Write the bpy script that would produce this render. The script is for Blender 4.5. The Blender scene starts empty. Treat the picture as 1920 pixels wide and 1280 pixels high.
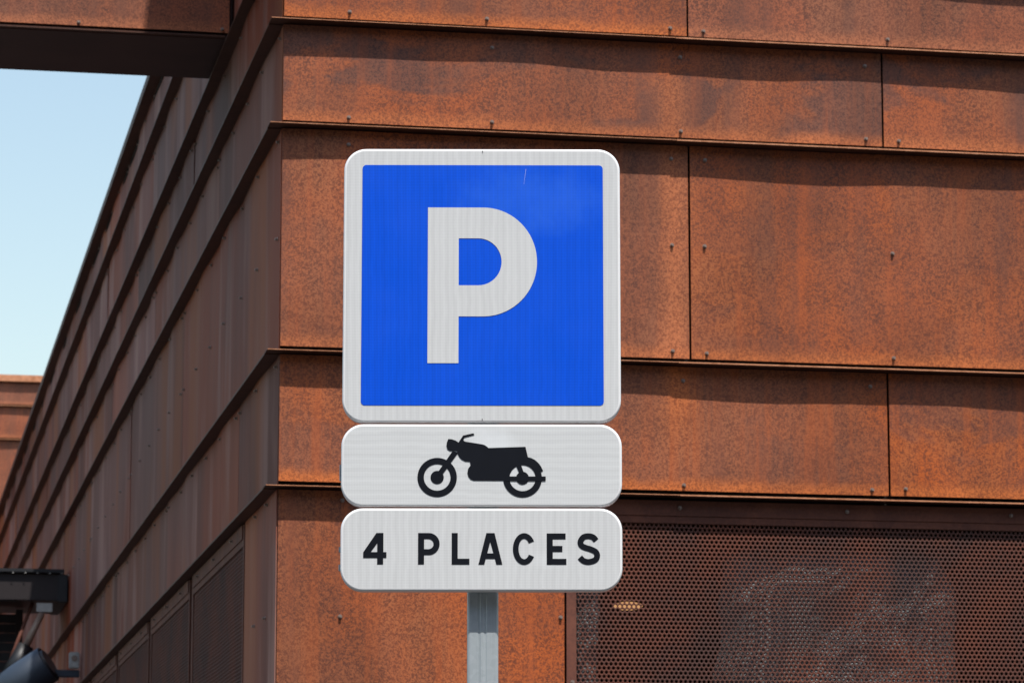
import bpy, bmesh, math, random
import numpy as np
from mathutils import Vector, Matrix, noise as mnoise
from mathutils.geometry import tessellate_polygon
from math import radians as rad, sin, cos, pi

scene = bpy.context.scene
col = scene.collection

# ------------------------------------------------------------------ camera
cam = bpy.data.cameras.new('camera')
cam.sensor_width = 36.0
cam.lens = 6300.0 / 1920.0 * 36.0
cam.clip_start = 0.1
cam.clip_end = 3000.0
cam.dof.use_dof = True
cam.dof.focus_distance = 6.05
cam.dof.aperture_fstop = 22.0
camo = bpy.data.objects.new('camera', cam)
col.objects.link(camo)
camo.location = (-1.2481, -10.3017, 1.6)
camo.rotation_euler = (rad(90 + 9.816), 0, rad(-10.933))
scene.camera = camo

# ------------------------------------------------------------------ sky, sun, exposure
SUN = Vector((0.21, -1.0, 2.05)).normalized()
world = bpy.data.worlds.new('World')
scene.world = world
world.use_nodes = True
wn = world.node_tree
bg = wn.nodes['Background']
sky = wn.nodes.new('ShaderNodeTexSky')
sky.sky_type = 'NISHITA'
sky.sun_disc = False
sky.sun_elevation = math.asin(SUN.z)
sky.sun_rotation = math.atan2(SUN.x, SUN.y)
sky.air_density = 1.5
sky.dust_density = 1.3
sky.ozone_density = 0.1
wn.links.new(sky.outputs[0], bg.inputs[0])
bg.inputs[1].default_value = 0.15
sl = bpy.data.lights.new('sun', 'SUN')
sl.energy = 5.0
sl.angle = rad(0.55)
sl.color = (1.0, 0.955, 0.89)
slo = bpy.data.objects.new('sun', sl)
col.objects.link(slo)
slo.rotation_euler = (-SUN).to_track_quat('-Z', 'Y').to_euler()
vs = scene.view_settings
vs.view_transform = 'Standard'
vs.look = 'None'
vs.gamma = 1.0
vs.exposure = 0.2
vs.use_curve_mapping = False

# ------------------------------------------------------------------ node helpers
class NT:
    def __init__(s, name):
        s.m = bpy.data.materials.new(name)
        s.m.use_nodes = True
        s.t = s.m.node_tree
        s.b = s.t.nodes['Principled BSDF']
    def n(s, typ, **kw):
        nd = s.t.nodes.new(typ)
        for k, v in kw.items():
            setattr(nd, k, v)
        return nd
    def put(s, sock, v):
        if isinstance(v, bpy.types.NodeSocket):
            s.t.links.new(v, sock)
        elif isinstance(v, (tuple, list)) and len(v) == 3 and sock.type == 'RGBA':
            sock.default_value = (*v, 1)
        else:
            sock.default_value = v
    def math(s, op, a, b=0.0, c=None, clamp=False):
        nd = s.n('ShaderNodeMath', operation=op, use_clamp=clamp)
        s.put(nd.inputs[0], a); s.put(nd.inputs[1], b)
        if c is not None: s.put(nd.inputs[2], c)
        return nd.outputs[0]
    def vmath(s, op, a, b):
        nd = s.n('ShaderNodeVectorMath', operation=op)
        s.put(nd.inputs[0], a); s.put(nd.inputs[1], b)
        return nd.outputs[0]
    def mix(s, f, a, b, blend='MIX'):
        nd = s.n('ShaderNodeMix', data_type='RGBA', blend_type=blend)
        s.put(nd.inputs[0], f); s.put(nd.inputs[6], a); s.put(nd.inputs[7], b)
        return nd.outputs[2]
    def noise(s, vec, scale, detail=2.0, rough=0.5, dist=0.0):
        nd = s.n('ShaderNodeTexNoise')
        s.put(nd.inputs['Vector'], vec)
        nd.inputs['Scale'].default_value = scale
        nd.inputs['Detail'].default_value = detail
        nd.inputs['Roughness'].default_value = rough
        nd.inputs['Distortion'].default_value = dist
        return nd.outputs['Fac']
    def ramp(s, f, a, b):
        nd = s.n('ShaderNodeMapRange', interpolation_type='SMOOTHSTEP')
        s.put(nd.inputs[0], f)
        nd.inputs[1].default_value = a; nd.inputs[2].default_value = b
        return nd.outputs[0]
    def pos(s):
        return s.n('ShaderNodeNewGeometry').outputs['Position']
    def obj(s):
        return s.n('ShaderNodeTexCoord').outputs['Object']
    def rnd(s):
        return s.n('ShaderNodeObjectInfo').outputs['Random']
    def sep(s, v):
        nd = s.n('ShaderNodeSeparateXYZ'); s.put(nd.inputs[0], v)
        return nd.outputs
    def bump(s, h, strength, dist):
        nd = s.n('ShaderNodeBump')
        nd.inputs['Strength'].default_value = strength
        nd.inputs['Distance'].default_value = dist
        s.put(nd.inputs['Height'], h)
        s.t.links.new(nd.outputs[0], s.b.inputs['Normal'])
    def fin(s, colr, rough=0.6, metal=0.0, spec=0.5, coat=0.0):
        s.put(s.b.inputs['Base Color'], colr)
        s.put(s.b.inputs['Roughness'], rough)
        s.put(s.b.inputs['Metallic'], metal)
        s.put(s.b.inputs['Specular IOR Level'], spec)
        if coat:
            s.b.inputs['Coat Weight'].default_value = coat
            s.b.inputs['Coat Roughness'].default_value = 0.08
        return s.m

def offset_vec(t):
    r = t.rnd()
    cmb = t.n('ShaderNodeCombineXYZ')
    t.put(cmb.inputs[0], t.math('MULTIPLY', r, 37.0))
    t.put(cmb.inputs[1], t.math('MULTIPLY', r, 19.0))
    t.put(cmb.inputs[2], t.math('MULTIPLY', r, 53.0))
    return cmb.outputs[0], r

def mat_corten():
    """sun-weathered face: orange rust with fine dark mottling, tide marks and wash streaks"""
    t = NT('corten_speckled')
    P = t.pos(); off, r = offset_vec(t)
    V = t.vmath('ADD', P, off)
    fine = t.noise(V, 142.0, 2.0, 0.55, 1.2)
    fine2 = t.noise(t.vmath('MULTIPLY', V, (1.25, 1.0, 0.8)), 150.0, 2.0, 0.6, 0.4)
    mid = t.noise(V, 9.0, 5.0, 0.62, 0.3)
    big = t.noise(t.vmath('MULTIPLY', V, (0.8, 1.0, 1.5)), 1.9, 6.0, 0.55, 0.7)
    big2 = t.noise(t.vmath('MULTIPLY', V, (1.0, 1.0, 0.6)), 3.1, 4.0, 0.5, 0.2)
    streak = t.noise(t.vmath('MULTIPLY', V, (22.0, 22.0, 1.1)), 1.0, 4.0, 0.65)
    runs = t.noise(t.vmath('MULTIPLY', V, (9.0, 9.0, 0.7)), 1.0, 4.0, 0.6, 0.2)
    f = t.math('MULTIPLY_ADD', mid, 0.12, t.math('MULTIPLY_ADD', fine2, 0.22, fine))
    s = t.ramp(f, 0.575, 0.75)
    light = t.mix(t.ramp(big2, 0.35, 0.68), (0.40, 0.092, 0.022), (0.32, 0.105, 0.041))
    dark = t.mix(t.ramp(mid, 0.4, 0.65), (0.135, 0.037, 0.017), (0.185, 0.045, 0.017))
    body = t.mix(s, dark, light)
    # tide-mark patches: browner, flatter skin
    oc = t.n('ShaderNodeObjectInfo').outputs['Color']
    pt = t.math('MULTIPLY', t.ramp(big, 0.49, 0.56), t.sep(oc)[0])
    body = t.mix(pt, body, t.mix(s, (0.082, 0.034, 0.027), (0.150, 0.058, 0.038)))
    # how dull (brown, less orange) this sheet has weathered
    dl = t.math('MULTIPLY', t.sep(oc)[1], t.ramp(t.noise(V, 1.3, 3.0, 0.5, 0.4), 0.30, 0.60))
    body = t.mix(dl, body, t.mix(s, (0.110, 0.040, 0.025), (0.225, 0.084, 0.046)))
    # soft vertical wash
    body = t.mix(t.math('MULTIPLY', t.ramp(streak, 0.45, 0.75), 0.40), body, (0.42, 0.095, 0.025))
    body = t.mix(t.math('MULTIPLY', t.ramp(runs, 0.50, 0.70), 0.50), body, (0.15, 0.055, 0.034))
    # run-off trail below the panel joints
    x, y, z = t.sep(P)
    wob = t.math('MULTIPLY_ADD', t.noise(t.vmath('MULTIPLY', P, (3, 3, 4.0)), 1.0, 3.0), 0.10, -0.05)
    dx = t.math('SUBTRACT', t.math('ADD', x, wob), 1.275)
    g = t.math('POWER', 2.718, t.math('MULTIPLY', t.math('MULTIPLY', dx, dx), -310.0))
    zz = t.math('MULTIPLY', t.ramp(z, 2.98, 3.35), t.ramp(z, 4.34, 4.27))
    g = t.math('MULTIPLY', t.math('MULTIPLY', g, zz), 0.62)
    body = t.mix(g, body, t.mix(s, (0.30, 0.08, 0.026), (0.56, 0.165, 0.052)))
    # ledge bounce light painted as brighter orange along every sheet's lower edge
    ox, oy, oz = t.sep(t.obj())
    edge = t.ramp(t.math('MULTIPLY_ADD', mid, 0.06, t.math('MULTIPLY_ADD', fine, 0.03, oz)), 0.100, 0.050)
    body = t.mix(t.math('MULTIPLY', edge, 0.85), body, t.mix(s, (0.26, 0.072, 0.024), (0.52, 0.15, 0.045)))
    broad = t.noise(t.vmath('MULTIPLY', V, (1.0, 1.0, 0.7)), 2.4, 3.0, 0.5, 0.8)
    val = t.n('ShaderNodeHueSaturation')
    t.put(val.inputs['Value'], t.math('ADD', t.math('MULTIPLY_ADD', r, 0.24, 0.36), t.math('MULTIPLY', broad, 1.0)))
    t.put(val.inputs['Saturation'], t.math('MULTIPLY_ADD', r, 0.12, 0.92))
    t.put(val.inputs['Color'], body)
    t.bump(f, 0.25, 0.0015)
    return t.fin(val.outputs[0], 0.52, 0.0, 0.36)

def mat_streaked():
    """shade side: smooth purplish patina with vertical wash streaks"""
    t = NT('corten_streaked')
    P = t.pos(); off, r = offset_vec(t)
    V = t.vmath('ADD', P, off)
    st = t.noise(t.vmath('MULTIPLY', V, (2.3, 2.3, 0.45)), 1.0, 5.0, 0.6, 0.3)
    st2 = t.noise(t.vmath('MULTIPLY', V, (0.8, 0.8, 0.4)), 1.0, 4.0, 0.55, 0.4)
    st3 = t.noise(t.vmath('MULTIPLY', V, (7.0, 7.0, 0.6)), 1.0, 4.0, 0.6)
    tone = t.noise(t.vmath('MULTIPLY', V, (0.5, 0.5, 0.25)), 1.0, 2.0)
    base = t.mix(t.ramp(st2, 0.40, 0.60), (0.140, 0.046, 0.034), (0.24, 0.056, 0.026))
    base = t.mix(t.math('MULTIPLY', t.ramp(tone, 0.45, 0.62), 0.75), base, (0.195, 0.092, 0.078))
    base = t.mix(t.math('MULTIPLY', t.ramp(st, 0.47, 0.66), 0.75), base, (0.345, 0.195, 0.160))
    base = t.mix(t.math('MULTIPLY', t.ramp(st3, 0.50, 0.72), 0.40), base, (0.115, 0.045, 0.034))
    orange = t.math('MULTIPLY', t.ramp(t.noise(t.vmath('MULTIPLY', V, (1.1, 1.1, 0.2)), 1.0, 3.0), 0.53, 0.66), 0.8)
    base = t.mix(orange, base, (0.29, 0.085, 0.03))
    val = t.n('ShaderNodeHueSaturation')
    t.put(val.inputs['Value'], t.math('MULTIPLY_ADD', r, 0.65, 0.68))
    t.put(val.inputs['Color'], base)
    t.bump(st3, 0.15, 0.002)
    return t.fin(val.outputs[0], t.math('MULTIPLY_ADD', st, 0.25, 0.55), 0.0, 0.12)

def mat_rust_plain(name, c1, c2, scale=14.0, rough=0.7, spec=0.3):
    t = NT(name)
    P = t.pos()
    a = t.noise(P, scale, 5.0, 0.65, 0.5)
    b = t.noise(P, 110.0, 2.0)
    c = t.mix(t.ramp(t.math('MULTIPLY_ADD', b, 0.4, a), 0.5, 0.9), c1, c2)
    t.bump(b, 0.15, 0.001)
    return t.fin(c, rough, 0.0, spec)

def mat_plain(name, c, rough=0.5, metal=0.0, spec=0.5, var=0.12, scale=30.0):
    t = NT(name)
    n = t.noise(t.obj(), scale, 4.0, 0.6)
    lo = tuple(v * (1 - var) for v in c); hi = tuple(min(1, v * (1 + var)) for v in c)
    return t.fin(t.mix(n, lo, hi), rough, metal, spec)

def mat_film(name, c, axis, pale_spots, amp=0.20):
    """prismatic retroreflective sheeting: fine honeycomb cells, faint banding, soft pale patches"""
    t = NT(name)
    O = t.obj()
    x, y, z = t.sep(O)
    k = 2 * pi / 0.0044
    w1 = t.math('SINE', t.math('MULTIPLY', t.math('ADD', x, z), k * 0.78))
    w2 = t.math('SINE', t.math('MULTIPLY', t.math('SUBTRACT', x, z), k * 0.78))
    cell = t.math('MULTIPLY_ADD', t.math('MULTIPLY', w1, w2), 0.5, 0.5)
    q = x if axis == 'x' else z
    wobble = t.math('MULTIPLY', t.noise(O, 14.0, 3.0, 0.6), 7.0)
    rib = t.math('SINE', t.math('MULTIPLY_ADD', q, 2 * pi / 0.0128, wobble))
    rib2 = t.math('SINE', t.math('MULTIPLY_ADD', q, 2 * pi / 0.031, wobble))
    band = t.math('MULTIPLY_ADD', t.math('MULTIPLY_ADD', rib2, 0.5, rib), 0.34, 0.5)
    mot = t.noise(O, 9.0, 4.0, 0.6)
    v = t.math('MULTIPLY_ADD', cell, amp, 1.0 - amp)
    v = t.math('ADD', v, t.math('MULTIPLY_ADD', band, 0.085, -0.0425))
    v = t.math('ADD', v, t.math('MULTIPLY_ADD', mot, 0.07, -0.035))
    hs = t.n('ShaderNodeHueSaturation')
    t.put(hs.inputs['Color'], c); t.put(hs.inputs['Value'], v)
    body = hs.outputs[0]
    for (sx, sz, rx, rz, am, tint) in pale_spots:  # soft lighter patches, each an ellipse with a noisy rim
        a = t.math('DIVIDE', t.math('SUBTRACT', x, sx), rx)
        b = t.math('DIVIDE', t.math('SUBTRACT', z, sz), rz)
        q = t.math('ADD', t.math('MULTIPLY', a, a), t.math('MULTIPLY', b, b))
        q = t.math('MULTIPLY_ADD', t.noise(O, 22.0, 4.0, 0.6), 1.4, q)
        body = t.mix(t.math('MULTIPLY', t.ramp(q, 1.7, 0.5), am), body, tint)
    # hairline scratches
    sc = t.noise(t.vmath('MULTIPLY', O, (14.0, 1.0, 260.0)), 1.0, 1.0)
    body = t.mix(t.math('MULTIPLY', t.ramp(sc, 0.80, 0.86), 0.25), body, (0.9, 0.92, 0.95))
    return t.fin(body, t.math('MULTIPLY_ADD', mot, 0.15, 0.30), 0.0, 0.4)

M = {}
M['corten'] = mat_corten()
M['streak'] = mat_streaked()
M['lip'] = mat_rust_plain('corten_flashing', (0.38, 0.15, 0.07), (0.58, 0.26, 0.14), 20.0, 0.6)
M['lipside'] = mat_rust_plain('corten_flashing_shade', (0.055, 0.022, 0.015), (0.085, 0.032, 0.019), 20.0, 0.6)  # darker copy of the flashing, underside shade put into its colour
M['screen'] = mat_rust_plain('corten_perforated', (0.072, 0.039, 0.034), (0.135, 0.048, 0.032), 2.6, 0.7, 0.12)
M['frame'] = mat_rust_plain('corten_frame', (0.105, 0.045, 0.035), (0.17, 0.066, 0.045), 6.0, 0.7, 0.12)
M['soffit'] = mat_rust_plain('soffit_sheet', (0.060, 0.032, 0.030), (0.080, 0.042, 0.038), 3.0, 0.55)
M['backing'] = mat_plain('dark_membrane', (0.02, 0.016, 0.015), 0.9, 0, 0.1)
M['room'] = mat_plain('dark_room_plaster', (0.09, 0.055, 0.04), 0.9, 0, 0.1, 0.3, 3.0)
M['screw'] = mat_plain('screw_steel', (0.26, 0.20, 0.17), 0.45, 0.4)
M['black'] = mat_plain('black_film', (0.009, 0.0105, 0.015), 0.35, 0, 0.25, 0.2)
M['rim'] = mat_plain('white_enamel_edge', (0.80, 0.81, 0.82), 0.28, 0, 0.5, 0.04)
M['white_h'] = mat_film('white_film_banded', (0.69, 0.71, 0.72), 'z',
                        [(0.018, 2.448, 0.055, 0.035, 0.45, (0.80, 0.84, 0.88)), (0.06, 2.385, 0.05, 0.03, 0.25, (0.8, 0.84, 0.9))])
M['white_v'] = mat_film('white_film', (0.68, 0.695, 0.705), 'x', [(0.12, 2.235, 0.05, 0.02, 0.25, (0.8, 0.83, 0.86))])
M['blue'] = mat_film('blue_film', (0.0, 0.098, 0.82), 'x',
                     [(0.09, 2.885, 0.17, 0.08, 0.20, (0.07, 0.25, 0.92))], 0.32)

def mat_galv():
    t = NT('galvanised_steel')
    O = t.obj()
    vo = t.n('ShaderNodeTexVoronoi'); t.put(vo.inputs['Vector'], O); vo.inputs['Scale'].default_value = 120.0
    st = t.noise(t.vmath('MULTIPLY', O, (90.0, 90.0, 3.0)), 1.0, 4.0, 0.6)
    c = t.mix(t.math('MULTIPLY', vo.outputs['Color'], 0.35), (0.41, 0.46, 0.49), (0.57, 0.62, 0.65))
    c = t.mix(t.math('MULTIPLY', t.ramp(st, 0.5, 0.75), 0.5), c, (0.30, 0.34, 0.37))
    return t.fin(c, 0.48, 0.35, 0.5)
M['galv'] = mat_galv()
M['darkbox'] = mat_plain('dark_brown_paint', (0.017, 0.012, 0.013), 0.5)
M['lampblue'] = mat_plain('dark_blue_lamp_paint', (0.030, 0.042, 0.062), 0.45)
M['blackp'] = mat_plain('black_plastic', (0.012, 0.013, 0.016), 0.5)
M['paleplast'] = mat_plain('pale_plastic', (0.34, 0.34, 0.33), 0.6, 0, 0.4, 0.35, 45.0)
M['pipe'] = mat_plain('pale_brown_rod', (0.30, 0.22, 0.18), 0.5)
M['sheet'] = mat_plain('cloudy_plastic_sheet', (0.27, 0.285, 0.29), 0.6, 0, 0.4, 0.3, 12.0)

def mat_pave():
    t = NT('pavement_concrete')
    P = t.pos()
    a = t.noise(P, 0.8, 6.0, 0.6); b = t.noise(P, 60.0, 3.0)
    c = t.mix(a, (0.045, 0.044, 0.043), (0.066, 0.064, 0.061))
    c = t.mix(t.math('MULTIPLY', t.ramp(b, 0.5, 0.7), 0.4), c, (0.095, 0.09, 0.085))
    t.bump(b, 0.4, 0.003)
    return t.fin(c, 0.85, 0, 0.3)
M['pave'] = mat_pave()

def mat_glow():
    t = NT('warm_lamp_glow')
    t.b.inputs['Emission Color'].default_value = (1.0, 0.52, 0.22, 1)
    t.b.inputs['Emission Strength'].default_value = 0.6
    return t.fin((0.8, 0.7, 0.5), 0.5)
M['glow'] = mat_glow()

# ------------------------------------------------------------------ object helpers
def link(name, me, parent=None, loc=(0, 0, 0), rz=0.0):
    o = bpy.data.objects.new(name, me)
    col.objects.link(o)
    o.location = loc
    o.rotation_euler = (0, 0, rz)
    if parent: o.parent = parent
    return o

def mesh(name, verts, faces, mats, smooth=False, mi=None):
    me = bpy.data.meshes.new(name)
    me.from_pydata(verts, [], faces)
    if not isinstance(mats, (list, tuple)): mats = [mats]
    for m in mats: me.materials.append(m)
    if mi: me.polygons.foreach_set('material_index', mi)
    if smooth: me.polygons.foreach_set('use_smooth', [True] * len(me.polygons))
    me.update()
    return me

def thing(name, label, cat, loc=(0, 0, 0), rz=0.0, group=None):
    o = link(name, None, None, loc, rz)
    tag(o, label, cat, group)
    return o

def tag(o, label, cat, group=None):
    o['label'] = label; o['category'] = cat
    if group: o['group'] = group
    return o

def boxdata(x0, x1, y0, y1, z0, z1):
    v = [(x, y, z) for x in (x0, x1) for y in (y0, y1) for z in (z0, z1)]
    f = [(0, 1, 3, 2), (4, 6, 7, 5), (0, 4, 5, 1), (2, 3, 7, 6), (0, 2, 6, 4), (1, 5, 7, 3)]
    return v, f

def join(parts):
    V, Fc = [], []
    for v, f in parts:
        b = len(V); V += list(v); Fc += [tuple(i + b for i in q) for q in f]
    return V, Fc

def boxes(name, lst, mat, parent=None, loc=(0, 0, 0), rz=0.0, bevel=0.0):
    V, Fc = join([boxdata(*b) for b in lst])
    me = mesh(name, V, Fc, mat)
    if bevel:
        bm = bmesh.new(); bm.from_mesh(me)
        bmesh.ops.bevel(bm, geom=bm.edges[:], offset=bevel, segments=2, affect='EDGES')
        bm.to_mesh(me); bm.free()
    return link(name, me, parent, loc, rz)

def tube(p0, p1, r0, r1, n=16, caps=True):
    p0, p1 = Vector(p0), Vector(p1)
    q = (p1 - p0).to_track_quat('Z', 'Y')
    V = []
    for p, r in ((p0, r0), (p1, r1)):
        for i in range(n):
            a = 2 * pi * i / n
            V.append(tuple(p + q @ Vector((r * cos(a), r * sin(a), 0))))
    Fc = [(i, (i + 1) % n, n + (i + 1) % n, n + i) for i in range(n)]
    if caps: Fc += [tuple(range(n - 1, -1, -1)), tuple(range(n, 2 * n))]
    return V, Fc

# ------------------------------------------------------------------ setting
g = 600.0
pv = mesh('pavement', [(-g, -g, 0), (g, -g, 0), (g, g, 0), (-g, g, 0)], [(0, 1, 2, 3)], M['pave'])
ground = link('pavement', pv)
ground['kind'] = 'structure'

# ------------------------------------------------------------------ cladding pieces
def screw_mesh():
    V, Fc = join([tube((0, 0.001, 0), (0, -0.0022, 0), 0.0070, 0.0066, 10),
                  tube((0, -0.0022, 0), (0, -0.0098, 0), 0.0048, 0.0043, 6)])
    return mesh('screw', V, Fc, M['screw'])
SCREW = screw_mesh()

def panel(parent, L, H, rng, mat, loc, rz=0.0, amp=0.006, screws=(), name='wall_panel', thick=0.004, patch=None, dull=None):
    """one steel sheet, slightly oil-canned; local x along, z up from its lower edge, face towards -y"""
    nx = max(4, int(L / 0.11)); nz = max(3, int(H / 0.12))
    ph = [rng.uniform(0, 2 * pi) for _ in range(4)]
    w = [rng.uniform(0.55, 0.8), rng.uniform(0.9, 1.6), rng.uniform(0.35, 0.5)]
    def bow(x, z):
        zf = 0.45 + 0.55 * z / H
        return amp * zf * (0.55 * sin(2 * pi * x / w[1] + ph[0]) + 0.33 * sin(2 * pi * x / w[0] + ph[1])
                      + 0.16 * sin(2 * pi * x / w[2] + ph[2] + 2.2 * z))
    V, Fc = [], []
    for j in range(nz + 1):
        for i in range(nx + 1):
            x, z = L * i / nx, H * j / nz
            V.append((x, bow(x, z), z))
    W = nx + 1
    for j in range(nz):
        for i in range(nx):
            a = j * W + i
            Fc.append((a, a + 1, a + W + 1, a + W))
    ring = [i for i in range(W)] + [j * W + nx for j in range(1, nz + 1)] + \
           [nz * W + i for i in range(nx - 1, -1, -1)] + [j * W for j in range(nz - 1, 0, -1)]
    b = len(V); m = len(ring)
    for k in ring: V.append(V[k])                       # own edge vertices keep the sheet's rim crisp
    for k in ring:
        v = V[k]; V.append((v[0], v[1] + thick, v[2]))
    for k in range(m):
        k2 = (k + 1) % m
        Fc.append((b + k2, b + k, b + m + k, b + m + k2))
    me = mesh(name, V, Fc, mat)
    sm = [True] * (nx * nz) + [False] * (len(Fc) - nx * nz)
    me.polygons.foreach_set('use_smooth', sm)
    o = link(name, me, parent, loc, rz)
    o.color = (rng.uniform(0.1, 0.4) if patch is None else patch, rng.uniform(0.0, 0.4) if dull is None else dull, 0, 1)
    for (sx, sz) in screws:
        link('screw', SCREW, o, (sx, bow(sx, sz) - 0.0002, sz))
    return o

# perforated sheet: hexagonal cells each with a real round hole
HP, RP = 0.015, 0.01299
def perforated_mesh(nc, nr, nseg=12, rh=0.0051, thick=0.003):
    R = HP / math.sqrt(3)
    ang = np.arange(12) * (2 * pi / 12) + pi / 6
    ro = np.where(np.arange(12) % 2 == 0, HP / 2 / cos(pi / 6), HP / 2)   # 30deg = corner (pointy top), 60deg = edge middle
    ang_c = ang
    ro = np.array([R if i % 2 == 0 else HP / 2 for i in range(12)])
    ox, oz = ro * np.cos(ang_c), ro * np.sin(ang_c)
    ix, iz = rh * np.cos(ang_c), rh * np.sin(ang_c)
    cell = np.zeros((36, 3))
    cell[:12, 0] = ox; cell[:12, 2] = oz
    cell[12:24, 0] = ix; cell[12:24, 2] = iz
    cell[24:, 0] = ix; cell[24:, 2] = iz; cell[24:, 1] = thick
    q = []
    for i in range(12):
        j = (i + 1) % 12
        q.append((i, j, 12 + j, 12 + i)); q.append((12 + i, 12 + j, 24 + j, 24 + i))
    q = np.array(q)
    cent = []
    for r in range(nr):
        for c in range(nc - (r % 2)):
            cent.append((c * HP + (HP / 2 if r % 2 else 0), 0, -r * RP))
    cent = np.array(cent)
    # gentle bulging of the sheet
    cent[:, 1] = 0.003 * np.sin(cent[:, 0] * 5.1 + 0.6) * np.sin(cent[:, 2] * 4.0)
    V = (cent[:, None, :] + cell[None]).reshape(-1, 3)
    V[:, 1] = np.tile(cell[:, 1], len(cent)) + 0.003 * np.sin(V[:, 0] * 5.1 + 0.6) * np.sin(V[:, 2] * 4.0)
    Q = (np.arange(len(cent))[:, None, None] * 36 + q[None]).reshape(-1, 4)
    me = bpy.data.meshes.new('perforated_sheet')
    me.vertices.add(len(V)); me.vertices.foreach_set('co', V.ravel())
    me.loops.add(Q.size); me.loops.foreach_set('vertex_index', Q.ravel().astype(np.int32))
    me.polygons.add(len(Q))
    me.polygons.foreach_set('loop_start', (np.arange(len(Q)) * 4).astype(np.int32))
    me.materials.append(M['screen'])
    me.update(calc_edges=True)
    me.validate()
    return me
NC, NR = 114, 60
PERF = perforated_mesh(NC, NR)
PW = (NC - 1) * HP
PH = (NR - 1) * RP
def perforated_panel(parent, loc, rz, screws=()):
    """local origin: top-left hole; frame strips cover the ragged sheet edge"""
    o = link('perforated_panel', PERF, parent, loc, rz)
    e, fw = 0.0065, 0.031
    fr = [(-e - fw, -e, -0.0045, 0.004, -PH - 0.07, 0.078), (PW + e, PW + e + fw, -0.0045, 0.004, -PH - 0.07, 0.078),
          (-e, PW + e, -0.0045, 0.004, 0.0062, 0.030), (-e, PW + e, -0.0085, 0.0, 0.030, 0.078),
          (-e, PW + e, -0.0045, 0.004, -PH - 0.07, -PH - 0.0062)]
    boxes('panel_frame', fr, M['frame'], o)
    for (sx, sz) in screws:
        link('screw', SCREW, o, (sx, -0.0087, sz))
    return o

# ------------------------------------------------------------------ the rust-clad building
B = thing('building', 'rust orange weathering steel building with lapped panels and corner behind the parking sign', 'building')
LIP = [5.40, 5.12, 4.715, 4.422, 4.083, 3.359, 2.934, 2.0, 1.0, 0.02]     # heights of the flashings
XEND, YEND = 8.0, 26.0
YT = 3.4                                                                 # the corner block rises higher as far back as this
TALL = [9.0, 8.62, 8.28, 7.55, 7.13, 6.80, 6.47, 5.76, 5.40]
PF, PS = 0.053, 0.042                                                    # how far flashings stand out: front, side
rng = random.Random(4)

# core walls and dark lining
boxes('wall', [(0.03, XEND, 0.03, 0.22, 2.925, 5.36), (0.03, XEND, 0.03, 0.22, 0, 2.01), (0.03, 0.92, 0.03, 0.22, 2.01, 2.925),
               (4.6, XEND, 0.03, 0.22, 2.01, 2.925)], M['backing'], B)
boxes('wall', [(0.03, 0.22, 0.2205, YEND, 2.925, 5.36), (0.03, 0.22, 0.2205, YEND, 0, 2.01), (0.03, 0.22, 0.2205, 0.89, 2.01, 2.925),
               (0.03, 0.22, 10.4, YEND, 2.01, 2.925)], M['backing'], B)
boxes('room_lining', [(0.62, 5.0, 2.2, 2.3, 1.95, 3.0), (0.62, 5.0, 0.2205, 2.2, 2.93, 3.0), (0.62, 5.0, 0.2205, 2.2, 1.9, 2.0),
                      (0.60, 0.62, 0.2205, 10.5, 1.9, 3.0), (5.0, 5.05, 0.2205, 2.2, 1.9, 3.0)], M['room'], B)
boxes('roof', [(0.0, XEND, 0.0, YEND, 5.36, 5.385)], M['backing'], B)
boxes('wall', [(XEND - 0.2, XEND, 0.2205, YEND, 0, 5.36)], M['backing'], B)

# front face courses: x positions of the joints
JA = [0.004, 1.327, 3.31, 5.29, XEND]
JB = [0.004, 1.982, 3.96, 5.94, XEND]
front_joints = [JA, JB, JB, JA, JB, JA, JB, None, JA, JB]
front_screws = {   # course index -> (x, height above flashing)
    3: None}
for k in range(1, len(LIP)):
    zt, zb = LIP[k - 1], LIP[k]
    z0, z1 = zb + 0.019, zt - 0.008
    H = z1 - z0
    if k == 7:
        # lowest visible course: a plain corner sheet, then the perforated screens
        panel(B, 0.905, H, rng, M['corten'], (0.004, 0, z0), 0, 0.003,
              [(0.196, 2.535 - z0), (0.893, 2.544 - z0), (0.196, 0.12), (0.893, 0.12), (0.2, H - 0.03)])
        for i in range(2):
            perforated_panel(B, (0.953 + i * 1.80, 0.002, 2.842), 0, [(0.33 + 0.55 * q, 0.055) for q in range(3)] + [(-0.02, -0.5), (PW + 0.02, -0.3)])
        panel(B, XEND - 4.56, H, rng, M['corten'], (4.56, 0, z0), 0, 0.003)
        continue
    J = front_joints[k]
    for i in range(len(J) - 1):
        x0, x1 = J[i], J[i + 1] - 0.007
        L = x1 - x0
        sc = []
        n = max(2, round(L / 0.6))
        xs = [0.05 + (L - 0.105) * q / n for q in range(n + 1)]
        if i == 0: xs[0] = 0.21
        for sx in xs:
            sc.append((sx, 0.020 + rng.uniform(-0.003, 0.004)))
            if rng.random() < 0.4: sc.append((sx, H - 0.045))
            if H > 0.6: sc.append((sx + rng.uniform(-.004, .004), 0.37 * H / 0.7))
        panel(B, L, H, rng, M['corten'], (x0, 0, z0), 0, 0.0052, sc, patch={4: 0.9, 6: 0.6}.get(k),
              dull={(4, 0): 0.55, (6, 0): 0.75, (5, 0): 0.60, (5, 1): 0.30, (3, 0): 0.50, (3, 1): 0.10, (4, 1): 0.20, (6, 1): 0.25}.get((k, i)))
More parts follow.
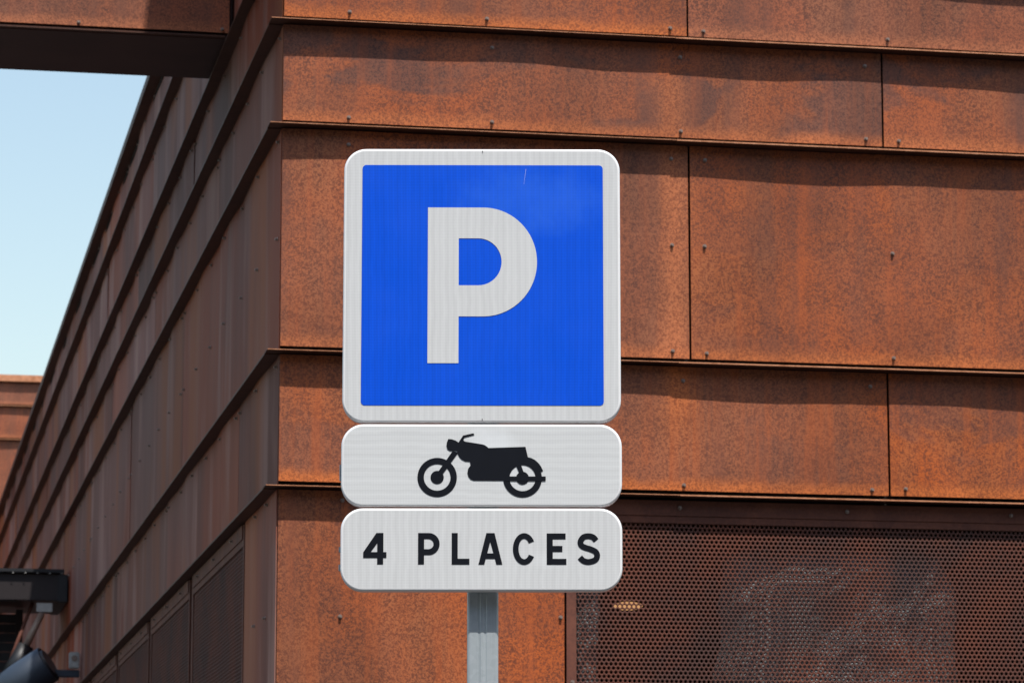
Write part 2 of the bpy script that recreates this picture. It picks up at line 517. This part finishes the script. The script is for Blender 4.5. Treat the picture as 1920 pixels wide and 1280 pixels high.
# left face courses (origin at the far end, sheet runs towards the corner)
left_joints = {7: None, 6: [1.114, 3.816], 5: [3.224, 5.9], 4: [1.9, 4.6], 3: [2.9, 5.6]}
for k in range(1, len(LIP)):
    zt, zb = LIP[k - 1], LIP[k]
    z0, z1 = zb + 0.012, zt - 0.008
    H = z1 - z0
    def side(y0, y1):
        L = y1 - y0 - 0.006
        n = max(2, round(L / 0.53))
        sc = []
        for q in range(n + 1):
            sx = 0.06 + (L - 0.12) * q / n
            sc.append((sx, H - 0.03))
            if H > 0.6: sc.append((sx, 0.36))
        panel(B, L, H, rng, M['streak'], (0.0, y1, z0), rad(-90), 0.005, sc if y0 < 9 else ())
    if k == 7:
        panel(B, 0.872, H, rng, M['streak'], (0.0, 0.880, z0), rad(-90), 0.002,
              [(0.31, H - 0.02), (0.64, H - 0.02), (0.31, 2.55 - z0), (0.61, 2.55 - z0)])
        for i in range(5):
            y1 = 0.884 + 0.038 + PW + i * 1.88
            perforated_panel(B, (0.002, y1, 2.842), rad(-90), [(0.2 + 0.6 * q, 0.055) for q in range(3)])
            if i < 4:
                boxes('panel_post', [(0.003, 0.02, y1 + 0.045, y1 + 0.118, z0, z1)], M['frame'], B)
        side(10.30, 13.1); side(13.1, 16.2); side(16.2, 19.3); side(19.3, 22.4); side(22.4, YEND)
        continue
    J = list(left_joints.get(k) or [rng.uniform(1.0, 2.6)])
    while J[-1] + 2.7 < YEND - 0.8: J.append(J[-1] + 2.7 + rng.uniform(-.15, .15))
    J = [0.006] + J + [YEND]
    for a, b in zip(J[:-1], J[1:]): side(a, b)

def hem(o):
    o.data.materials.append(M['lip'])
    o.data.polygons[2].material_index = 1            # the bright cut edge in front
    return o
# flashings: lapped lengths along each course, butted at the corner
for k, zl in enumerate(LIP):
    if k == 0: continue   # capped, or taken over by the block above
    cuts = [-PS, 1.272, 3.7, 6.1, XEND]
    for i in range(4):
        th = 0.0022 if i == 0 else 0.0042
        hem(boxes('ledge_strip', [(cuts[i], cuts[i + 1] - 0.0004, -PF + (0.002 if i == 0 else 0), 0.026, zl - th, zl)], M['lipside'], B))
    ys = [0.0264, 6.0, 12.5, 19.2, YEND]
    for i in range(4):
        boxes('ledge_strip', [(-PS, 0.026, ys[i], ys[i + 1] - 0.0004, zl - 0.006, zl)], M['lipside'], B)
# the courses of the taller corner block above
for k in range(1, len(TALL)):
    zt, zb = TALL[k - 1], TALL[k]
    J = JA if k % 2 else JB
    for a, b in zip(J[:-1], J[1:]):
        panel(B, b - a - 0.007, zt - zb - 0.027, rng, M['corten'], (a, 0, zb + 0.019))
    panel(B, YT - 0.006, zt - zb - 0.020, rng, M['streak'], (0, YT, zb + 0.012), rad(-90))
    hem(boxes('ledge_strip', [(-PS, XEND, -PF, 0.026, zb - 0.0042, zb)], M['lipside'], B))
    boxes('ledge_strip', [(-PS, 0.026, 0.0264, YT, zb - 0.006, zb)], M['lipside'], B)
boxes('wall', [(0.03, XEND, 0.03, YT, 5.386, 8.98)], M['backing'], B)
boxes('parapet_cap', [(-0.05, XEND, -0.06, YT + 0.05, 8.985, 9.03)], M['lipside'], B)
# parapet capping
boxes('parapet_cap', [(-0.05, 0.35, YT + 0.001, YEND, 5.39, 5.43)], M['lipside'], B)

# overhanging beam that leaves the shade side near the corner
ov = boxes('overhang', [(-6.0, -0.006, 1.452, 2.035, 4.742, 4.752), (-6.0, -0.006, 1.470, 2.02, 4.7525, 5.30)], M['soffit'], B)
for i in range(3):
    fx = -6.0 + i * 2.0
    panel(ov, 1.994 if i < 2 else 1.98, 0.36, rng, M['corten'], (fx, 1.44, 4.764), 0, 0.003, name='fascia_panel')
    panel(ov, 1.994 if i < 2 else 1.98, 0.20, rng, M['corten'], (fx, 1.44, 5.14), 0, 0.003, name='fascia_panel')
for sx in (-0.045, -0.56, -1.1, -1.7, -2.3, -2.9, -3.5):
    link('screw', SCREW, ov, (sx, 1.4395, 4.776))
boxes('ledge_strip', [(-6.0, -0.036, 1.425, 1.4515, 4.744, 4.750)], M['lipside'], ov)

# ------------------------------------------------------------------ taller wing beyond the roof edge
W = thing('building', 'taller rust panelled block far behind, showing at the left edge under the sky', 'building')
boxes('wall', [(-6.0, 6.0, 26.03, 34.0, 0, 7.38)], M['backing'], W)
wl = [7.37, 7.11, 6.743, 6.02, 5.6, 5.2, 4.4, 3.6, 2.8, 2.0, 1.0, 0.02]
for k in range(1, len(wl)):
    zb, zt = wl[k], wl[k - 1]
    js = [-6.0, -3.3, -0.6, 1.2, 3.0, 6.0] if k % 2 else [-6.0, -4.6, -1.9, 0.9, 3.4, 6.0]
    for a, b in zip(js[:-1], js[1:]):
        panel(W, b - a - 0.008, zt - zb - 0.027, rng, M['corten'], (a, 26.0, zb + 0.019), 0, 0.006)
    hem(boxes('ledge_strip', [(-6.0, 6.0, 25.95, 26.028, zb - 0.006, zb)], M['lipside'], W))
boxes('parapet_cap', [(-6.06, 6.06, 25.945, 34.05, 7.372, 7.443)], M['lip'], W)

# ------------------------------------------------------------------ parking sign
SX, SY, YAW = -0.17517, -4.45873, rad(-10.405)
S = thing('parking_sign', 'blue and white parking sign with motorcycle and 4 PLACES plates on a grey post', 'sign',
          (SX, SY, 0), YAW)

def rrect(x0, x1, z0, z1, r, n=8):
    pts = []
    for cx, cz, a0 in ((x1 - r, z1 - r, 0), (x0 + r, z1 - r, 90), (x0 + r, z0 + r, 180), (x1 - r, z0 + r, 270)):
        for i in range(n + 1):
            a = rad(a0 + 90 * i / n)
            pts.append((cx + r * cos(a), cz + r * sin(a)))
    return pts

def plate(name, x0, x1, z0, z1, r, film, parent):
    prof = [(0.0046, 0.0), (0.0034, 0.0001), (0.0022, 0.0005), (0.0011, 0.0013), (0.0004, 0.0025), (0.0, 0.0050), (0.0, 0.026), (0.003, 0.029), (0.012, 0.029)]
    V, Fc, mi = [], [], []
    n = None
    for ins, y in prof:
        p = rrect(x0 + ins, x1 - ins, z0 + ins, z1 - ins, r - ins, 10)
        n = len(p)
        V += [(a, y, b) for a, b in p]
    Fc.append(tuple(range(n))); mi.append(0)
    for k in range(len(prof) - 1):
        for i in range(n):
            j = (i + 1) % n
            Fc.append((k * n + j, k * n + i, (k + 1) * n + i, (k + 1) * n + j)); mi.append(1)
    b = (len(prof) - 2) * n
    b2 = len(V)
    V += [(V[b + i][0] * 1.0, 0.008, V[b + i][2]) for i in range(n)]
    Fc.append(tuple(range(b2 + n - 1, b2 - 1, -1))); mi.append(1)
    me = mesh(name, V, [tuple(reversed(q)) for q in Fc], [film, M['rim']], False, mi)
    bm = bmesh.new(); bm.from_mesh(me); bmesh.ops.recalc_face_normals(bm, faces=bm.faces[:]); bm.to_mesh(me); bm.free()
    for p in me.polygons:
        if p.material_index == 1 and len(p.vertices) == 4: p.use_smooth = True
    return link(name, me, parent)

def decal(name, polys, y, mat, parent, dy=0.0):
    """flat cut film: each polygon is a list of loops (outer, holes) in (x, z)"""
    V, Fc = [], []
    for pi_, loops in enumerate(polys):
        yy = y - dy * pi_
        tri = tessellate_polygon([[Vector((a, b, 0)) for a, b in lp] for lp in loops])
        flat = [pt for lp in loops for pt in lp]
        b = len(V)
        V += [(a, yy, c) for a, c in flat]
        for t in tri:
            p = [flat[i] for i in t]
            ar = (p[1][0] - p[0][0]) * (p[2][1] - p[0][1]) - (p[2][0] - p[0][0]) * (p[1][1] - p[0][1])
            t = tuple(t) if ar > 0 else tuple(reversed(t))
            Fc.append(tuple(b + i for i in t))
    return link(name, mesh(name, V, Fc, mat), parent)

def arc(cx, cz, rx, rz, a0, a1, n=24):
    return [(cx + rx * cos(rad(a0 + (a1 - a0) * i / n)), cz + rz * sin(rad(a0 + (a1 - a0) * i / n))) for i in range(n + 1)]

# large P plate
pp = plate('parking_plate', -0.2490, 0.2500, 2.4812, 2.9815, 0.040, M['white_v'], S)
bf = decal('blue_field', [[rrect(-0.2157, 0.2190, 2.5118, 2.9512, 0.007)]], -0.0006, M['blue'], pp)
sx = lambda px: (px - 903) / 1042.0
sz = lambda py: 2.7300 + (535 - py) * 0.000978
R1 = (593 - 389) / 2 * 0.000978
Pout = [(sx(802), sz(680)), (sx(860), sz(680)), (sx(860), sz(593))] + \
       arc(sx(906), sz(491), 101 / 1042, R1, -90, 90, 36) + [(sx(802), sz(389))]
Pin = [(sx(860), sz(535))] + arc(sx(897), sz(491), 43.5 / 1042, 44 * 0.000978, -90, 90, 28) + [(sx(860), sz(447))]
decal('letter', [[Pout, Pin]], -0.0012, M['white_v'], pp)
boxes('drain_notch', [(0.0010, 0.0020, -0.0011, -0.0003, 2.9745, 2.9785), (0.0010, 0.0020, -0.0011, -0.0003, 2.4840, 2.4880)], M['black'], pp)

# motorcycle plate
mp = plate('motorcycle_plate', -0.2500, 0.2510, 2.3302, 2.4782, 0.040, M['white_h'], S)
K = 1.441e-4
def mc(cx, cy):
    return ((760 - 903) / 1052.0 + cx * K, 2.4041 + (872 - 790) * 0.000958 - cy * K)
def poly(*pts): return [mc(a, b) for a, b in pts]
def ring(cx, cy, ro, ri):
    c = mc(cx, cy)
    return [arc(c[0], c[1], ro * K, ro * K, 0, 360, 48)[:-1], arc(c[0], c[1], ri * K, ri * K, 0, 360, 40)[:-1]]
def disc(cx, cy, r):
    c = mc(cx, cy)
    return [arc(c[0], c[1], r * K, r * K, 0, 360, 32)[:-1]]
body = poly((660, 262), (717, 174), (846, 146), (858, 168), (735, 200), (718, 230), (740, 250), (955, 284), (985, 294), (1010, 311), (1032, 330),
            (1490, 315), (1520, 445), (1560, 453), (1610, 480), (1655, 522), (1685, 565), (1708, 616), (1690, 626),
            (1620, 600), (1540, 556), (1450, 538), (1380, 556), (1330, 595), (1297, 655), (1292, 738),
            (850, 736), (812, 722), (785, 690), (771, 640), (780, 590), (812, 545), (802, 502),
            (745, 497), (700, 475), (670, 443), (650, 402), (640, 360))
lampp = poly((534, 218), (575, 221), (625, 238), (664, 264), (660, 330), (640, 372), (600, 366), (555, 368), (525, 350), (511, 305), (516, 262))
fork = poly((590, 366), (655, 392), (455, 672), (395, 660), (420, 612))
strut = poly((1370, 540), (1432, 532), (1470, 640), (1420, 660))
axle = poly((1240, 684), (1740, 684), (1740, 741), (1240, 741))
decal('motorcycle_symbol', [ring(398, 697, 244, 165), disc(398, 697, 82), ring(1453, 705, 240, 162), disc(1453, 705, 80),
                            [body], [lampp], [fork], [strut], [axle]], -0.0006, M['black'], mp, 0.00006)

# 4 PLACES plate
wp = plate('worded_plate', -0.2500, 0.2510, 2.1795, 2.3272, 0.040, M['white_v'], S)
kx = 0.25521 / 1056.0; kz = 0.25521 * 0.000947
def wc(a, b): return ((660 - 903) / 1056.0 + a * kx, 2.2533 + (1030 - 970) * 0.000947 - b * kz)
def wpoly(*pts): return [wc(a, b) for a, b in pts]
def warc(cx, cy, rx, ry, a0, a1, n=24):
    return [wc(cx + rx * cos(rad(a0 + (a1 - a0) * i / n)), cy - ry * sin(rad(a0 + (a1 - a0) * i / n))) for i in range(n + 1)]
glyphs = []
glyphs.append([wpoly((182, 113), (234, 113), (234, 254), (257, 254), (257, 297), (233, 297), (233, 344), (189, 344), (189, 297), (86, 297), (86, 256)),
               wpoly((189, 188), (189, 254), (141, 254))])
glyphs.append([wpoly((489, 344), (533, 344), (533, 275), (568, 275)) + warc(568, 194, 79, 81, -90, 90) + wpoly((489, 113)),
               wpoly((533, 232), (565, 232)) + warc(565, 194.5, 37, 37.5, -90, 90, 16) + wpoly((533, 157))])
glyphs.append([wpoly((736, 113), (780, 113), (780, 302), (866, 302), (866, 345), (736, 345))])
glyphs.append([wpoly((990, 113), (1050, 113), (1108, 345), (1064, 345), (1053, 303), (986, 303), (976, 345), (932, 345)),
               wpoly((1019, 178), (1042, 262), (997, 262))])
glyphs.append([warc(1268, 230, 83, 117, 29, 331, 40) + warc(1268, 230, 41, 75, 327, 33, 32)])
glyphs.append([wpoly((1434, 115), (1573, 115), (1573, 158), (1478, 158), (1478, 207), (1549, 207), (1549, 251), (1478, 251), (1478, 302), (1578, 302), (1578, 345), (1434, 345))])
cl = [(1797, 168), (1774, 143), (1740, 135), (1704, 143), (1682, 176), (1690, 205), (1716, 219), (1757, 232), (1792, 250), (1804, 279), (1790, 310), (1742, 325), (1703, 316), (1677, 291)]
def catmull(p, n=6):
    out = []
    q = [p[0]] + p + [p[-1]]
    for i in range(1, len(q) - 2):
        for s in range(n):
            t = s / n
            out.append(tuple(0.5 * (2 * q[i][d] + (q[i + 1][d] - q[i - 1][d]) * t + (2 * q[i - 1][d] - 5 * q[i][d] + 4 * q[i + 1][d] - q[i + 2][d]) * t * t
                       + (3 * q[i][d] - q[i - 1][d] - 3 * q[i + 1][d] + q[i + 2][d]) * t ** 3) for d in (0, 1)))
    out.append(p[-1])
    return out
cs = catmull(cl)
Lf, Rt = [], []
for i, p in enumerate(cs):
    a, b = cs[max(0, i - 1)], cs[min(len(cs) - 1, i + 1)]
    dx, dy = b[0] - a[0], b[1] - a[1]; l = math.hypot(dx, dy)
    nx, ny = -dy / l * 21.5, dx / l * 21.5
    Lf.append(wc(p[0] + nx, p[1] + ny)); Rt.append(wc(p[0] - nx, p[1] - ny))
# S as a quad strip so that tight curves stay clean
for gl in glyphs:
    decal('letter', [gl], -0.0006, M['black'], wp)
V = [(a, -0.0006, b) for a, b in Lf] + [(a, -0.0006, b) for a, b in Rt]
n = len(Lf)
link('letter', mesh('letter', V, [(i, n + i, n + i + 1, i + 1) for i in range(n - 1)], M['black']), wp)

# hairline scratches in the sheeting
def scratch(p, x0, z0, x1, z1, w=0.00045, y=-0.0015, m='rim'):
    d = Vector((x1 - x0, z1 - z0)).normalized(); nx, nz = -d.y * w / 2, d.x * w / 2
    decal('scratch', [[[(x0 - nx, z0 - nz), (x1 - nx * .3, z1 - nz * .3), (x1 + nx * .3, z1 + nz * .3), (x0 + nx, z0 + nz)]]], y, M[m], p)
scratch(pp, 0.080, 2.944, 0.076, 2.915, 0.0004)

# post: pressed galvanised profile with shallow flutes
prof = []
w2, d0, d1 = 0.0278, 0.034, 0.078
def cornerarc(cx, cy, r, a0):
    return [(cx + r * cos(rad(a0 + 90 * i / 4)), cy + r * sin(rad(a0 + 90 * i / 4))) for i in range(5)]
r = 0.006
prof += cornerarc(-w2 + r, d0 + r, r, 180)
for gx in (-0.0065, 0.0045):
    prof += [(gx - 0.0028, d0), (gx - 0.0014, d0 + 0.0009), (gx + 0.0014, d0 + 0.0009), (gx + 0.0028, d0)]
prof += cornerarc(w2 - r, d0 + r, r, 270)
prof += cornerarc(w2 - r, d1 - r, r, 0)
prof += cornerarc(-w2 + r, d1 - r, r, 90)
n = len(prof)
V = [(a + 0.0030, b, 0.0) for a, b in prof] + [(a + 0.0030, b, 2.94) for a, b in prof]
Fc = [(i, (i + 1) % n, n + (i + 1) % n, n + i) for i in range(n)] + [tuple(range(n, 2 * n))]
link('post', mesh('post', V, Fc, M['galv']), S)
for zc in (2.62, 2.86, 2.40, 2.25):
    boxes('bracket', [(-0.05, 0.056, 0.0295, 0.0335, zc - 0.02, zc + 0.02)], M['galv'], S)
# bent clip tongues peeping past the left edge
for zc, h in ((2.392, 0.030), (2.2545, 0.010), (2.222, 0.012)):
    boxes('clip', [(-0.2532, -0.2502, 0.010, 0.022, zc - h / 2, zc + h / 2)], M['galv'], S, bevel=0.001)

# ------------------------------------------------------------------ things at the far left
c = thing('canopy', 'dark brown boxed entrance canopy jutting from the shaded wall at lower left', 'canopy', (0, 10.7, 0))
boxes('box', [(-1.6, -0.02, 0.0, 0.9, 3.572, 3.742)], M['darkbox'], c, bevel=0.006)
boxes('end_cap', [(-0.066, -0.008, -0.02, 0.905, 3.565, 3.735)], M['blackp'], c, bevel=0.004)
boxes('top_flashing', [(-1.63, -0.03, -0.03, 0.93, 3.744, 3.768)], M['blackp'], c, bevel=0.004)
for i in range(5):
    boxes('rivet', [(-0.05 - 0.075 * i, -0.042 - 0.075 * i, -0.036, -0.03, 3.738, 3.744)], M['paleplast'], c)

st = thing('shutter', 'black slatted shutter in the dark under the entrance canopy', 'shutter', (0, 11.2, 0))
for i in range(14):
    boxes('slat', [(-1.4, -0.30, 0.0, 0.02, 3.53 - 0.06 * i - 0.057, 3.53 - 0.06 * i)], M['blackp'], st)
boxes('side_rail', [(-0.30, -0.255, -0.01, 0.04, 2.55, 3.56)], M['darkbox'], st)

rd = thing('brace_rod', 'slanting brown rod under the canopy beside the white tag', 'rod', (0, 10.8, 0))
V, Fc = tube((-0.215, 0, 3.57), (-0.40, 0, 3.05), 0.012, 0.012, 10)
link('rod', mesh('rod', V, Fc, M['frame'], True), rd)
V, Fc = tube((-0.158, -0.03, 3.50), (-0.255, -0.03, 3.29), 0.020, 0.024, 12)
link('sleeve', mesh('sleeve', V, Fc, M['pipe'], True), rd)
V, Fc = tube((-0.25, -0.03, 3.30), (-0.34, -0.03, 3.10), 0.05, 0.07, 14)
link('socket', mesh('socket', V, Fc, M['blackp'], True), rd)

tg = boxes('notice_tag', [(-0.2005, -0.103, 10.60, 10.606, 3.494, 3.549)], M['paleplast'], None, bevel=0.002)
tag(tg, 'small white tag hanging below the dark canopy', 'tag')

fl = thing('floodlight', 'dark blue hooded floodlight on a black bracket at the bottom left', 'floodlight', (0, 9.4, 0))
boxes('bracket', [(-0.24, -0.006, -0.03, 0.03, 3.008, 3.05)], M['lampblue'], fl, bevel=0.004)
ax = Vector((0.72, -0.25, 0.48)).normalized()
ctr = Vector((-0.235, 0.0, 3.05))
q = ax.to_track_quat('Z', 'Y')
V, Fc = [], []
prof = [(0.0, -0.26), (0.07, -0.255), (0.105, -0.22), (0.112, -0.12), (0.112, 0.06), (0.106, 0.065), (0.10, 0.06)]
n = 28
for rr, zz in prof:
    for i in range(n):
        a = 2 * pi * i / n
        V.append(tuple(ctr + q @ Vector((max(rr, 0.001) * cos(a), max(rr, 0.001) * sin(a), zz))))
for k in range(len(prof) - 1):
    for i in range(n):
        Fc.append((k * n + i, k * n + (i + 1) % n, (k + 1) * n + (i + 1) % n, (k + 1) * n + i))
link('hood', mesh('hood', V, Fc, M['lampblue'], True), fl)
V, Fc = tube(ctr + ax * 0.045, ctr + ax * 0.075, 0.10, 0.085, 28)
link('lens_cap', mesh('lens_cap', V, Fc, M['blackp']), fl)
boxes('junction_box', [(-0.068, -0.008, -0.05, 0.01, 3.056, 3.152)], M['paleplast'], fl, bevel=0.006)
V, Fc = tube((-0.038, -0.0515, 3.115), (-0.038, -0.054, 3.115), 0.018, 0.018, 14)
link('dial', mesh('dial', V, Fc, M['screw']), fl)

# ------------------------------------------------------------------ behind the perforated screen
lm = thing('ceiling_lamp', 'glowing warm oval lamp seen through the perforated screen', 'lamp', (1.298, 0.8, 2.66))
V, Fc = [], []
n = 20
for j in range(7):
    a = -pi / 2 + pi * j / 6
    for i in range(n):
        b = 2 * pi * i / n
        V.append((0.05 * cos(a) * cos(b), 0.05 * cos(a) * sin(b), 0.014 * sin(a)))
for j in range(6):
    for i in range(n):
        Fc.append((j * n + i, j * n + (i + 1) % n, (j + 1) * n + (i + 1) % n, (j + 1) * n + i))
link('globe', mesh('globe', V, Fc, M['glow'], True), lm)
V, Fc = tube((0, 0, 0.012), (0, 0, 0.268), 0.006, 0.006, 8)
link('stem', mesh('stem', V, Fc, M['blackp']), lm)

def crumple(name, x0, x1, z0, z1, y, seed, label):
    """cloudy sheet that leans against the back of the screen and sags away towards its rim"""
    n = 70
    V, Fc = [], []
    for j in range(n + 1):
        for i in range(n + 1):
            u, v = i / n, j / n
            pu, pv = 2 * u - 1, 2 * v - 1
            k = 1 + 0.22 * mnoise.noise(Vector((2.1 * pv, seed * 7.3, 0.4)))
            x = (x0 + x1) / 2 + (x1 - x0) / 2 * pu * k + 0.03 * mnoise.noise(Vector((3 * v, 2 * u, seed)))
            z = (z0 + z1) / 2 + (z1 - z0) / 2 * pv * k
            d = 0.11 * max(0.0, mnoise.fractal(Vector((1.9 * (x - 0.6 * z) * 2.2 + seed * 3.1, 2.4 * z, seed * 1.7)), 1.0, 2.0, 4) * 1.1 + 0.27)
            V.append((x, y + d + 0.12 * max(abs(pu), abs(pv)) ** 6, z))
    for j in range(n):
        for i in range(n):
            a = j * (n + 1) + i
            Fc.append((a, a + 1, a + n + 2, a + n + 1))
    o = link(name, mesh(name, V, Fc, M['sheet'], True))
    tag(o, label, 'plastic sheet', 'crumpled plastic sheets behind the perforated screen')
crumple('plastic_sheet', 1.48, 2.20, 2.10, 2.78, 0.012, 5, 'large pale crumpled plastic sheet behind the perforated screen right of its middle')
crumple('plastic_sheet', 0.945, 1.06, 2.16, 2.80, 0.013, 3, 'pale crumpled plastic behind the perforated screen nearest the sign post')

# ------------------------------------------------------------------ unseen block added behind the viewer to darken the front wall's shadows
O = thing('building', 'plain grey brown building added unseen behind the viewer to shade the front wall', 'building', (0, -21.0, 0))
boxes('wall', [(-24, 26, -9, 0, 0, 13.0)], mat_plain('grey_brown_render', (0.16, 0.135, 0.12), 0.85, 0, 0.2, 0.2, 2.0), O)
boxes('roof', [(-24.3, 26.3, -9.3, 0.3, 13.001, 13.3)], M['darkbox'], O)
gl = mat_plain('dark_window_glass', (0.03, 0.035, 0.04), 0.12, 0, 0.6)
for fl_ in range(4):
    for i in range(12):
        x = -21.5 + 4.0 * i
        wo = boxes('window', [(x, x + 1.4, 0.001, 0.04, 1.0 + 3.2 * fl_, 2.9 + 3.2 * fl_)], M['frame'], O)
        boxes('pane', [(x + 0.07, x + 1.33, 0.0405, 0.05, 1.07 + 3.2 * fl_, 2.83 + 3.2 * fl_)], gl, wo)
